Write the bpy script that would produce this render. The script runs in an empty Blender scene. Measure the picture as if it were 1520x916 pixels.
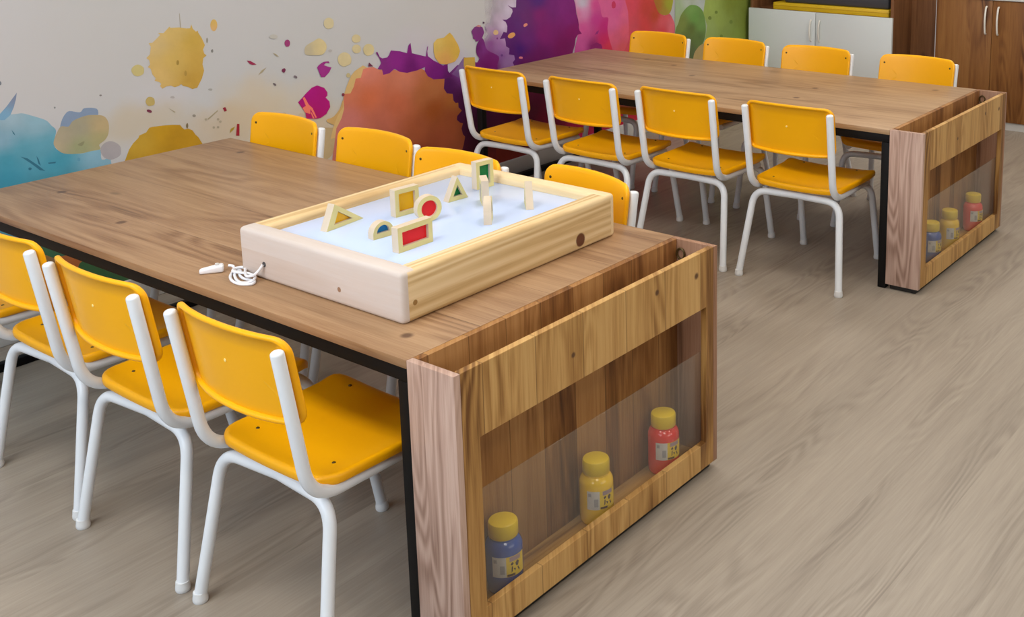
import bpy, bmesh, math, random
from mathutils import Vector, Matrix
from mathutils.geometry import delaunay_2d_cdt
PI = math.pi
S = bpy.context.scene
COL = S.collection

# ------------------------------------------------------------------ camera
def srgb(r, g, b):
    f = lambda v: (v/255/12.92) if v/255 <= .04045 else ((v/255+.055)/1.055)**2.4
    return (f(r), f(g), f(b), 1)
cam = bpy.data.cameras.new('camera'); camo = bpy.data.objects.new('camera', cam); COL.objects.link(camo)
YAW, PITCH, ROLL = 2.1846, -.1914, -.006
cy, sy, cp, sp = math.cos(YAW), math.sin(YAW), math.cos(PITCH), math.sin(PITCH)
fw = Vector((cy*cp, sy*cp, sp)); rt = Vector((sy, -cy, 0)); up = rt.cross(fw)
r2 = math.cos(ROLL)*rt + math.sin(ROLL)*up; u2 = -math.sin(ROLL)*rt + math.cos(ROLL)*up
m = Matrix((r2, u2, -fw)).transposed().to_4x4(); m.translation = (1.4094, -1.3029, 1.4767)
camo.matrix_world = m
cam.sensor_width = 36; cam.lens = 1663.96/1520*36
cam.shift_x = -242.44/1520; cam.shift_y = -331.14/1520
cam.clip_start = .05; cam.clip_end = 50
S.camera = camo

# ------------------------------------------------------------------ light
w = bpy.data.worlds.new('world'); S.world = w; w.use_nodes = True
bg = w.node_tree.nodes['Background']; bg.inputs[0].default_value = (.80, .90, 1, 1); bg.inputs[1].default_value = .09
def area(name, loc, target, sx, sy_, power, color):
    l = bpy.data.lights.new(name, 'AREA'); l.shape = 'RECTANGLE'; l.size = sx; l.size_y = sy_; l.energy = power; l.color = color
    o = bpy.data.objects.new(name, l); COL.objects.link(o); o.location = loc
    o.rotation_euler = (Vector(target)-Vector(loc)).to_track_quat('-Z', 'Y').to_euler()
    return o
area('window_daylight', (-1.0, -3.05, 2.25), (-1.0, 0, .5), 4.6, 1.2, 98, (.76, .88, 1))
area('side_fill_light', (4.9, .6, 2.1), (0, .6, .5), 3.6, 1.2, 36, (1, .95, .87))  # fill light added to brighten the right-facing sides; no known window
LAMPS = [(-.5, -.9, 10.5), (-.5, 1.4, 11.5), (-.5, 3.7, 12), (1.8, -.9, 7), (1.8, 1.4, 3.5), (1.8, 3.7, 6)]
for lx, ly, pw in LAMPS:
    area('ceiling_lamp_light', (lx, ly, 2.835), (lx, ly, 0), 1.2, .6, pw, (1, .97, .94))
S.view_settings.view_transform = 'Standard'; S.view_settings.look = 'None'
S.view_settings.gamma = 1; S.view_settings.use_curve_mapping = False
S.view_settings.exposure = .31

# ------------------------------------------------------------------ helpers
def link(name, mesh, mat, parent=None):
    o = bpy.data.objects.new(name, mesh); COL.objects.link(o)
    if mat is not None and not mesh.materials: mesh.materials.append(mat)
    if parent is not None: o.parent = parent
    return o
def finish(bm, smooth=True, ang=.7):
    bmesh.ops.recalc_face_normals(bm, faces=bm.faces)
    me = bpy.data.meshes.new('mesh'); bm.to_mesh(me); bm.free()
    if smooth:
        me.polygons.foreach_set('use_smooth', [True]*len(me.polygons))
        me.set_sharp_from_angle(angle=ang)
    return me
def empty(name, loc=(0, 0, 0), rz=0, label=None, cat=None, group=None):
    o = bpy.data.objects.new(name, None); COL.objects.link(o); o.location = loc; o.rotation_euler.z = rz
    o.empty_display_size = .05
    tag(o, label, cat, group); return o
def tag(o, label=None, cat=None, group=None, kind=None):
    if label: o['label'] = label
    if cat: o['category'] = cat
    if group: o['group'] = group
    if kind: o['kind'] = kind
    return o
def box_bm(x0, x1, y0, y1, z0, z1, bev=0, seg=2, bm=None):
    b = bmesh.new()
    vs = [b.verts.new((x, y, z)) for x in (x0, x1) for y in (y0, y1) for z in (z0, z1)]
    for f in ((0, 1, 3, 2), (4, 6, 7, 5), (0, 4, 5, 1), (2, 3, 7, 6), (0, 2, 6, 4), (1, 5, 7, 3)):
        b.faces.new([vs[i] for i in f])
    if bev: bmesh.ops.bevel(b, geom=list(b.edges), offset=bev, segments=seg, affect='EDGES', profile=.5)
    if bm is None: return b
    me = bpy.data.meshes.new('t'); b.to_mesh(me); b.free(); bm.from_mesh(me); bpy.data.meshes.remove(me); return bm
def box(name, x0, x1, y0, y1, z0, z1, mat, parent=None, bev=.0015, seg=2):
    return link(name, finish(box_bm(x0, x1, y0, y1, z0, z1, bev, seg)), mat, parent)
def smooth_path(pts, n=8):
    P = [Vector(p) for p in pts]; out = []
    for i in range(len(P)-1):
        a = P[max(i-1, 0)]; b = P[i]; c = P[i+1]; d = P[min(i+2, len(P)-1)]
        for k in range(n):
            t = k/n
            out.append(.5*((2*b)+(c-a)*t+(2*a-5*b+4*c-d)*t*t+(3*b-a-3*c+d)*t**3))
    out.append(P[-1]); return out
def fillet_path(pts, radii, n=7):
    """polyline whose inner corners are rounded with the given radii"""
    P = [Vector(p) for p in pts]; out = [P[0]]
    for i in range(1, len(P)-1):
        a, b, c = P[i-1], P[i], P[i+1]; d1 = (a-b).normalized(); d2 = (c-b).normalized()
        ang = d1.angle(d2); t = min(radii[i-1]/math.tan(ang/2), (a-b).length*.49 if i > 1 else (a-b).length*.95, (c-b).length*.49 if i < len(P)-2 else (c-b).length*.95)
        s, e = b+d1*t, b+d2*t
        for k in range(n+1):
            u = k/n; out.append((1-u)**2*s+2*u*(1-u)*b+u*u*e)
    out.append(P[-1]); return out
def tube_bm(path, r, seg=12, bm=None, cap=True, taper=None):
    bm = bm or bmesh.new(); P = [Vector(p) for p in path]; rings = []
    t0 = (P[1]-P[0]).normalized(); n = t0.orthogonal().normalized()
    for i, p in enumerate(P):
        t = (P[min(i+1, len(P)-1)]-P[max(i-1, 0)]).normalized()
        n = (n-t*n.dot(t)).normalized(); b = t.cross(n); rr = r if taper is None else taper[i]
        rings.append([bm.verts.new(p+rr*(math.cos(2*PI*k/seg)*n+math.sin(2*PI*k/seg)*b)) for k in range(seg)])
    for a, b in zip(rings, rings[1:]):
        for k in range(seg): bm.faces.new((a[k], a[(k+1) % seg], b[(k+1) % seg], b[k]))
    if cap:
        bm.faces.new(rings[0][::-1]); bm.faces.new(rings[-1])
    return bm
def lathe_bm(prof, seg=24, bm=None):
    bm = bm or bmesh.new(); rings = []
    for r, z in prof:
        rings.append([bm.verts.new((r*math.cos(2*PI*k/seg), r*math.sin(2*PI*k/seg), z)) for k in range(seg)] if r > 1e-6 else [bm.verts.new((0, 0, z))])
    for a, b in zip(rings, rings[1:]):
        for k in range(seg):
            k2 = (k+1) % seg
            if len(a) == 1 and len(b) == 1: continue
            if len(a) == 1: bm.faces.new((a[0], b[k], b[k2]))
            elif len(b) == 1: bm.faces.new((a[k], a[k2], b[0]))
            else: bm.faces.new((a[k], a[k2], b[k2], b[k]))
    return bm
def rrect(a, b, r, n=5):
    """rounded rectangle outline with half sizes a, b"""
    r = max(min(r, a*.98, b*.98), 1e-4); o = []
    for cx, cy_, s in ((a-r, b-r, 0), (-a+r, b-r, 1), (-a+r, -b+r, 2), (a-r, -b+r, 3)):
        for k in range(n+1):
            an = PI/2*(s+k/n); o.append((cx+r*math.cos(an), cy_+r*math.sin(an)))
        # points along the straight edge follow
        nx = ((a-r, b-r), (-a+r, b-r), (-a+r, -b+r), (a-r, -b+r))[(s+1) % 4]
        an = PI/2*(s+1); p = (cx+r*math.cos(an), cy_+r*math.sin(an)); q = (nx[0]+r*math.cos(an), nx[1]+r*math.sin(an))
        for k in range(1, 8): o.append((p[0]+(q[0]-p[0])*k/8, p[1]+(q[1]-p[1])*k/8))
    return o
def shell_bm(a, b, r, prof, fn):
    """closed loft of rounded rectangles: prof = [(inset, height)], fn(x, y, h) -> position"""
    bm = bmesh.new(); rings = []
    for ins, h in prof:
        rings.append([bm.verts.new(fn(x, y, h)) for x, y in rrect(max(a-ins, .004), max(b-ins, .004), max(r-ins*.7, .003))])
    n = len(rings[0])
    for p, q in zip(rings, rings[1:]):
        for k in range(n): bm.faces.new((p[k], p[(k+1) % n], q[(k+1) % n], q[k]))
    for ring, (ins, hh) in ((rings[0], prof[0]), (rings[-1], prof[-1])):     # close each end along its middle line
        mid = [bm.verts.new(fn(x, 0, hh)) for x, y in rrect(max(a-ins, .004), max(b-ins, .004), max(r-ins*.7, .003))]
        for k in range(n): bm.faces.new((ring[k], ring[(k+1) % n], mid[(k+1) % n], mid[k]))
        bmesh.ops.remove_doubles(bm, verts=mid, dist=2e-4)
    bmesh.ops.dissolve_degenerate(bm, edges=bm.edges, dist=1e-5)
    return bm
def prism_bm(pts, h, axis=1, hole=None):
    """extrude an outline (optionally with one hole of the same point count) by +-h/2 along axis"""
    bm = bmesh.new()
    def P(p, d): return {0: (d, p[0], p[1]), 1: (p[0], d, p[1]), 2: (p[0], p[1], d)}[axis]
    n = len(pts)
    A = [bm.verts.new(P(p, -h/2)) for p in pts]; B = [bm.verts.new(P(p, h/2)) for p in pts]
    for k in range(n): bm.faces.new((A[k], A[(k+1) % n], B[(k+1) % n], B[k]))
    if hole:
        C = [bm.verts.new(P(p, -h/2)) for p in hole]; D = [bm.verts.new(P(p, h/2)) for p in hole]
        for k in range(n):
            k2 = (k+1) % n
            bm.faces.new((C[k], C[k2], D[k2], D[k])); bm.faces.new((A[k], A[k2], C[k2], C[k])); bm.faces.new((B[k], B[k2], D[k2], D[k]))
    else:
        bm.faces.new(A); bm.faces.new(B)
    return bm

# ------------------------------------------------------------------ materials
def new_mat(name):
    m = bpy.data.materials.new(name); m.use_nodes = True; nt = m.node_tree
    return m, nt, nt.nodes['Principled BSDF']
def node(nt, typ, **kw):
    n = nt.nodes.new(typ)
    for k, v in kw.items():
        if k.startswith('i_'):
            key = k[2:]; n.inputs[int(key) if key.isdigit() else key.replace('_', ' ')].default_value = v
        else: setattr(n, k, v)
    return n
def math_(nt, op, a, b=None, c=None, clamp=False):
    n = nt.nodes.new('ShaderNodeMath'); n.operation = op; n.use_clamp = clamp
    for i, v in enumerate((a, b, c)):
        if v is None: continue
        if isinstance(v, (int, float)): n.inputs[i].default_value = v
        else: nt.links.new(v, n.inputs[i])
    return n.outputs[0]
def mix(nt, fac, a, b, mode='MIX'):
    n = nt.nodes.new('ShaderNodeMix'); n.data_type = 'RGBA'; n.blend_type = mode
    for i, v in ((0, fac), (6, a), (7, b)):
        if isinstance(v, (int, float)): n.inputs[i].default_value = v
        elif isinstance(v, tuple): n.inputs[i].default_value = v
        else: nt.links.new(v, n.inputs[i])
    return n.outputs[2]
def ramp(nt, fac, stops, interp='LINEAR'):
    n = nt.nodes.new('ShaderNodeValToRGB'); n.color_ramp.interpolation = interp; e = n.color_ramp.elements
    while len(e) < len(stops): e.new(.5)
    for i, (p, c) in enumerate(stops): e[i].position = p; e[i].color = c
    nt.links.new(fac, n.inputs[0]); return n.outputs[0]
def plain(name, col, rough=.5, spec=.5, bump=0, bscale=200, coat=0, metallic=0, var=.05, vscale=8):
    m, nt, p = new_mat(name)
    tc = node(nt, 'ShaderNodeTexCoord'); nz = node(nt, 'ShaderNodeTexNoise', i_Scale=vscale, i_Detail=3); nt.links.new(tc.outputs['Object'], nz.inputs['Vector'])
    f = node(nt, 'ShaderNodeMapRange'); f.inputs[3].default_value = 1-var; f.inputs[4].default_value = 1+var; nt.links.new(nz.outputs[0], f.inputs[0])
    v = node(nt, 'ShaderNodeHueSaturation', i_Color=col); nt.links.new(f.outputs[0], v.inputs['Value']); nt.links.new(v.outputs[0], p.inputs['Base Color'])
    p.inputs['Roughness'].default_value = rough; p.inputs['Specular IOR Level'].default_value = spec; p.inputs['Coat Weight'].default_value = coat; p.inputs['Metallic'].default_value = metallic
    if bump:
        n2 = node(nt, 'ShaderNodeTexNoise', i_Scale=bscale, i_Detail=2); nt.links.new(tc.outputs['Object'], n2.inputs['Vector'])
        b = node(nt, 'ShaderNodeBump', i_Strength=bump, i_Distance=.001); nt.links.new(n2.outputs[0], b.inputs['Height']); nt.links.new(b.outputs[0], p.inputs['Normal'])
    return m
def wood(name, stops, grain='X', across='Y', plank=.2, seed=0, streak=1.0, knots=1.0, rough=.5, var=.16, seam=.35, rings=.35, knot_pts=(), spec=.35, stretch=1.0, knot_scale=1.0, fine=.2, flow=.75, ring_freq=5, mask=(.42, .62), knot_soft=.15):
    m, nt, p = new_mat(name); L = nt.links.new
    tc = node(nt, 'ShaderNodeTexCoord'); sx = node(nt, 'ShaderNodeSeparateXYZ'); L(tc.outputs['Object'], sx.inputs[0])
    third = ({'X', 'Y', 'Z'}-{grain, across}).pop()
    g, a, t = sx.outputs[grain], sx.outputs[across], sx.outputs[third]
    a2 = math_(nt, 'ADD', a, t)
    pf = math_(nt, 'MULTIPLY_ADD', a, 1/plank, 10.37+seed*.71)
    idx = math_(nt, 'FLOOR', pf)
    wn = node(nt, 'ShaderNodeTexWhiteNoise', noise_dimensions='1D'); L(idx, wn.inputs['W']); rnd = wn.outputs['Value']
    gs = math_(nt, 'MULTIPLY_ADD', rnd, 7.3, g)                       # every board starts at its own place in the grain
    def vec(x, y, z):
        c = node(nt, 'ShaderNodeCombineXYZ')
        for i, v in enumerate((x, y, z)):
            if isinstance(v, (int, float)): c.inputs[i].default_value = v
            else: L(v, c.inputs[i])
        return c.outputs[0]
    v1 = vec(math_(nt, 'MULTIPLY', gs, 1.0*stretch), math_(nt, 'MULTIPLY', a2, 19*stretch), seed*3.1)
    n1 = node(nt, 'ShaderNodeTexNoise', i_Scale=1.0, i_Detail=7, i_Roughness=.62, i_Distortion=.5); L(v1, n1.inputs['Vector'])
    v2 = vec(math_(nt, 'MULTIPLY', gs, 9), math_(nt, 'MULTIPLY', a2, 230), seed*1.7)
    n2 = node(nt, 'ShaderNodeTexNoise', i_Scale=1.0, i_Detail=3); L(v2, n2.inputs['Vector'])
    # cathedral rings: bands of a slowly varying field
    v3 = vec(math_(nt, 'MULTIPLY', gs, flow*stretch), math_(nt, 'MULTIPLY', a2, ring_freq*stretch), seed*5.3)
    n3 = node(nt, 'ShaderNodeTexNoise', i_Scale=1.0, i_Detail=1.5, i_Distortion=.35); L(v3, n3.inputs['Vector'])
    band = math_(nt, 'SINE', math_(nt, 'MULTIPLY_ADD', n3.outputs[0], 95, math_(nt, 'MULTIPLY', n2.outputs[0], 1.2)))
    band = math_(nt, 'MULTIPLY', math_(nt, 'ADD', band, 1), .5)
    msk = node(nt, 'ShaderNodeMapRange', interpolation_type='SMOOTHSTEP'); msk.inputs[1].default_value = mask[0]; msk.inputs[2].default_value = mask[1]
    nm = node(nt, 'ShaderNodeTexNoise', i_Scale=1.0, i_Detail=1); L(vec(math_(nt, 'MULTIPLY', gs, 1.1), math_(nt, 'MULTIPLY', a2, 6), seed+9.0), nm.inputs['Vector']); L(nm.outputs[0], msk.inputs[0])
    f = math_(nt, 'ADD', math_(nt, 'MULTIPLY', math_(nt, 'SUBTRACT', n1.outputs[0], .5), 1.5*streak), .5)
    f = math_(nt, 'ADD', f, math_(nt, 'MULTIPLY', math_(nt, 'SUBTRACT', n2.outputs[0], .5), fine*2))
    f = math_(nt, 'ADD', f, math_(nt, 'MULTIPLY', math_(nt, 'SUBTRACT', rnd, .5), var*2))
    f = math_(nt, 'SUBTRACT', f, math_(nt, 'MULTIPLY', math_(nt, 'MULTIPLY', band, msk.outputs[0]), rings), clamp=True)
    col = ramp(nt, f, stops)
    if knots:
        vk = vec(math_(nt, 'MULTIPLY', gs, 2.4*knot_scale), math_(nt, 'MULTIPLY', a2, 5.2*knot_scale), seed*.9)
        vo = node(nt, 'ShaderNodeTexVoronoi', i_Scale=1.0); L(vk, vo.inputs['Vector'])
        dk = math_(nt, 'ADD', vo.outputs['Distance'], math_(nt, 'MULTIPLY', math_(nt, 'SUBTRACT', n1.outputs[0], .5), .06))
        k1 = node(nt, 'ShaderNodeMapRange', interpolation_type='SMOOTHSTEP'); k1.inputs[1].default_value = .1; k1.inputs[2].default_value = .035; L(dk, k1.inputs[0])
        pick = math_(nt, 'GREATER_THAN', node_out(nt, vo), .52)
        kk = math_(nt, 'MULTIPLY', math_(nt, 'MULTIPLY', k1.outputs[0], pick), .75*knots)
        dark = tuple(c*.35 for c in stops[0][1][:3])+(1,)
        col = mix(nt, kk, col, dark)
    for (kx, ky, kz, kr, kc) in knot_pts:
        vm = node(nt, 'ShaderNodeVectorMath', operation='DISTANCE'); L(tc.outputs['Object'], vm.inputs[0]); vm.inputs[1].default_value = (kx, ky, kz)
        d = math_(nt, 'ADD', vm.outputs['Value'], math_(nt, 'MULTIPLY', math_(nt, 'SUBTRACT', n1.outputs[0], .5), kr*.35))
        k1 = node(nt, 'ShaderNodeMapRange', interpolation_type='SMOOTHSTEP'); k1.inputs[1].default_value = kr*(1+knot_soft*.8); k1.inputs[2].default_value = kr*(1-knot_soft); k1.inputs[4].default_value = .95; L(d, k1.inputs[0])
        col = mix(nt, k1.outputs[0], col, kc)
    if seam:
        fr = math_(nt, 'FRACT', pf); e = math_(nt, 'LESS_THAN', math_(nt, 'MINIMUM', fr, math_(nt, 'SUBTRACT', 1, fr)), .0011/plank)
        col = mix(nt, math_(nt, 'MULTIPLY', e, seam), col, tuple(c*.3 for c in stops[0][1][:3])+(1,))
    L(col, p.inputs['Base Color']); p.inputs['Roughness'].default_value = rough; p.inputs['Specular IOR Level'].default_value = spec
    b = node(nt, 'ShaderNodeBump', i_Strength=.12, i_Distance=.0006); L(n2.outputs[0], b.inputs['Height']); L(b.outputs[0], p.inputs['Normal'])
    return m
def node_out(nt, vo):
    s = nt.nodes.new('ShaderNodeSeparateColor'); nt.links.new(vo.outputs['Color'], s.inputs[0]); return s.outputs[0]

OAK = [(.08, srgb(104, 66, 36)), (.3, srgb(150, 106, 66)), (.55, srgb(178, 136, 92)), (.85, srgb(200, 160, 116))]
OAKF = [(.05, srgb(112, 72, 34)), (.3, srgb(168, 124, 68)), (.55, srgb(200, 157, 96)), (.85, srgb(216, 178, 118))]
M = {}
KD = srgb(92, 62, 40)
M['top_near'] = wood('oak_laminate_top_near', [(.08, srgb(98, 68, 43)), (.3, srgb(138, 102, 70)), (.55, srgb(164, 129, 94)), (.85, srgb(181, 149, 114))], 'X', 'Y', .21, 1, streak=.5, knots=.9, rough=.42, var=.05, seam=.3, rings=.2, spec=.5, mask=(.4, .6), knot_soft=.5, knot_pts=((-1.775, 0.768, .5814, .013, KD),(-0.706, 0.343, .5814, .013, KD),(-0.211, 0.079, .5814, .013, KD),(-1.795, 0.207, .5814, .013, KD),(-1.380, 0.151, .5814, .013, KD),))
M['top_far'] = wood('oak_laminate_top_far', [(.08, srgb(104, 76, 48)), (.3, srgb(148, 114, 80)), (.55, srgb(174, 141, 105)), (.85, srgb(190, 160, 125))], 'X', 'Y', .21, 21, streak=.5, knots=.9, rough=.42, var=.05, seam=.3, rings=.2, spec=.5, mask=(.4, .6), knot_soft=.5, knot_pts=((-1.696, 0.737, .5814, .014, KD),(-1.279, 0.498, .5814, .014, KD),(-0.689, 0.530, .5814, .014, KD),(-0.662, 0.317, .5814, .014, KD),(-0.259, 0.755, .5814, .014, KD),(-1.493, 0.668, .5814, .014, KD),))
M['front'] = wood('oak_laminate_front', OAKF, 'Z', 'Y', .145, 3, streak=.6, knots=.9, rough=.5, var=.12, seam=.5, rings=.25, knot_soft=.5, knot_pts=((0, .622, .54, .007, KD), (0, .78, .53, .008, KD), (0, .33, .5, .006, KD)), stretch=1.3)
M['inside'] = wood('oak_laminate_inside', [(.05, srgb(84, 48, 20)), (.3, srgb(132, 86, 44)), (.55, srgb(166, 118, 68)), (.85, srgb(184, 138, 86))], 'Z', 'Y', .105, 6, streak=.65, knots=.9, rough=.5, var=.13, seam=.5, rings=.18, stretch=1.3)
M['side'] = wood('oak_laminate_side_daylit', [(.05, srgb(136, 104, 88)), (.3, srgb(172, 140, 124)), (.55, srgb(194, 163, 147)), (.85, srgb(206, 180, 166))], 'Z', 'X', .4, 4, streak=.42, knots=.3, rough=.5, var=.05, seam=0, rings=.34, stretch=1.4, flow=.9, ring_freq=7, fine=.25)  # pinkish cast of the cool daylight on this face put into the stops
M['side_shaded'] = wood('oak_laminate_side_shaded', [(.05, srgb(104, 70, 50)), (.3, srgb(140, 102, 78)), (.55, srgb(160, 120, 94)), (.85, srgb(174, 136, 110))], 'Z', 'X', .4, 4, streak=.42, knots=.3, rough=.5, var=.05, seam=0, rings=.34, stretch=1.4, flow=.9, ring_freq=7, fine=.25)  # darker copy of the side laminate, shade of the cabinet's inner wall painted in
M['bottom'] = wood('oak_laminate_bottom', OAKF, 'Y', 'X', .3, 5, streak=.8, knots=.5, var=.05, seam=0)
PINE = [(.05, srgb(190, 152, 98)), (.35, srgb(222, 192, 142)), (.6, srgb(240, 216, 174)), (.9, srgb(246, 230, 198))]
M['pine_x_daylit'] = wood('pine_along_x_daylit', [(.05, srgb(190, 168, 150)), (.35, srgb(207, 191, 180)), (.6, srgb(214, 203, 196)), (.9, srgb(222, 214, 209))], 'X', 'Z', .3, 2, streak=.4, knots=0, rings=.16, seam=0, var=0, rough=.55, fine=.1, flow=.3, ring_freq=6, knot_pts=((-.445, .105, .035, .006, srgb(150, 112, 84)),))  # pinkish daylight on the front board painted into its pine colours
M['pine_y'] = wood('pine_along_y', PINE, 'Y', 'Z', .3, 7, streak=.35, knots=0, rings=.3, seam=0, var=0, rough=.55, fine=.12, flow=.3, ring_freq=7.5, mask=(.1, .5),
    knot_pts=((-.25, .655, .026, .0165, srgb(96, 46, 24)), (-.25, .138, .04, .006, srgb(150, 112, 60))))
M['pine_far'] = wood('pine_far_rim', PINE, 'X', 'Z', .3, 9, streak=.35, knots=0, rings=.2, seam=0, var=0, rough=.55, fine=.1, flow=.3)
M['yellow'] = plain('yellow_plastic', srgb(252, 178, 3), .36, .35, bump=.06, bscale=420, var=.02)
M['yellow_screw'] = plain('dark_screw', srgb(92, 74, 40), .4, metallic=.6)
M['moulding'] = plain('moulding_mark', srgb(255, 226, 140), .4)
M['tube'] = plain('white_tube', srgb(226, 229, 233), .3, .5, var=.02)
M['cap'] = plain('white_foot_cap', srgb(222, 222, 222), .5)
M['black'] = plain('black_steel', srgb(14, 12, 12), .6, .2)
M['plinth'] = plain('dark_plinth', srgb(34, 30, 28), .6)
M['white_door'] = plain('white_laminate', srgb(216, 221, 220), .42, var=.015)
M['white_trim'] = plain('white_trim', srgb(214, 214, 212), .45, var=.02)
M['handle'] = plain('satin_handle', srgb(232, 228, 218), .3)
M['panel'] = plain('white_acrylic', srgb(198, 216, 252), .16, .5, var=.012, vscale=5)
M['birch'] = plain('birch_block', srgb(222, 208, 140), .55, var=.05, vscale=30)
M['birch_edge'] = plain('birch_edge', srgb(214, 196, 172), .6, var=.05, vscale=30)
M['cable'] = plain('white_cable', srgb(236, 236, 240), .35)
M['ceil'] = plain('ceiling_paint', srgb(236, 234, 230), .9)
M['cap_yellow'] = plain('yellow_cap', srgb(232, 196, 16), .35)
M['shelf_yellow'] = plain('yellow_board', srgb(226, 186, 30), .45)
M['dark_thing'] = plain('dark_grey_plastic', srgb(66, 66, 70), .4)
M['lamp_emit'], nt_, p_ = new_mat('lamp_diffuser'); p_.inputs['Emission Color'].default_value = (1, .9, .76, 1); p_.inputs['Emission Strength'].default_value = 4
for nm, c in (('blue', (30, 78, 168)), ('red', (236, 30, 30)), ('yellow', (250, 200, 4))):
    M['paint_'+nm] = plain('paint_'+nm, srgb(*c), .16, .6, coat=.4)
def gel(name, col):
    m, nt, p = new_mat(name); p.inputs['Base Color'].default_value = col; p.inputs['Roughness'].default_value = .12
    p.inputs['Transmission Weight'].default_value = .22; p.inputs['IOR'].default_value = 1.3
    nz = node(nt, 'ShaderNodeTexNoise', i_Scale=20); b = node(nt, 'ShaderNodeBump', i_Strength=.02); nt.links.new(nz.outputs[0], b.inputs['Height']); nt.links.new(b.outputs[0], p.inputs['Normal'])
    return m
for nm, c in (('yellow', (255, 196, 10)), ('red', (244, 36, 40)), ('green', (10, 128, 66)), ('blue', (20, 132, 200))): M['gel_'+nm] = gel('clear_'+nm, srgb(*c))
def glass_mat():
    m, nt, p = new_mat('clear_pane'); nt.nodes.remove(p); out = nt.nodes['Material Output']; L = nt.links.new
    t = node(nt, 'ShaderNodeBsdfTransparent', i_Color=(.95, .96, .95, 1)); g = node(nt, 'ShaderNodeBsdfGlossy', i_Roughness=.04)
    d = node(nt, 'ShaderNodeBsdfDiffuse', i_Color=(.66, .62, .55, 1)); lw = node(nt, 'ShaderNodeLayerWeight', i_Blend=.5)
    nz = node(nt, 'ShaderNodeTexNoise', i_Scale=5, i_Detail=2); f2 = node(nt, 'ShaderNodeMapRange'); f2.inputs[3].default_value = .04; f2.inputs[4].default_value = .06; L(nz.outputs[0], f2.inputs[0])
    a = node(nt, 'ShaderNodeMixShader'); L(f2.outputs[0], a.inputs[0]); L(t.outputs[0], a.inputs[1]); L(d.outputs[0], a.inputs[2])
    b = node(nt, 'ShaderNodeMixShader'); L(math_(nt, 'MULTIPLY_ADD', math_(nt, 'POWER', lw.outputs['Facing'], 4), .5, .03), b.inputs[0]); L(a.outputs[0], b.inputs[1]); L(g.outputs[0], b.inputs[2]); L(b.outputs[0], out.inputs[0])
    return m
M['glass'] = glass_mat()
def floor_mat():
    return wood('vinyl_floor', [(.05, srgb(120, 109, 99)), (.35, srgb(145, 134, 121)), (.6, srgb(160, 149, 135)), (.9, srgb(173, 163, 149))], 'Y', 'X', .19, 8, streak=.4, knots=0, rough=.42, var=.03, seam=0, rings=.2, spec=.45, fine=.22, stretch=1.0, flow=1.3, ring_freq=7)
M['floor'] = floor_mat()

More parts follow.
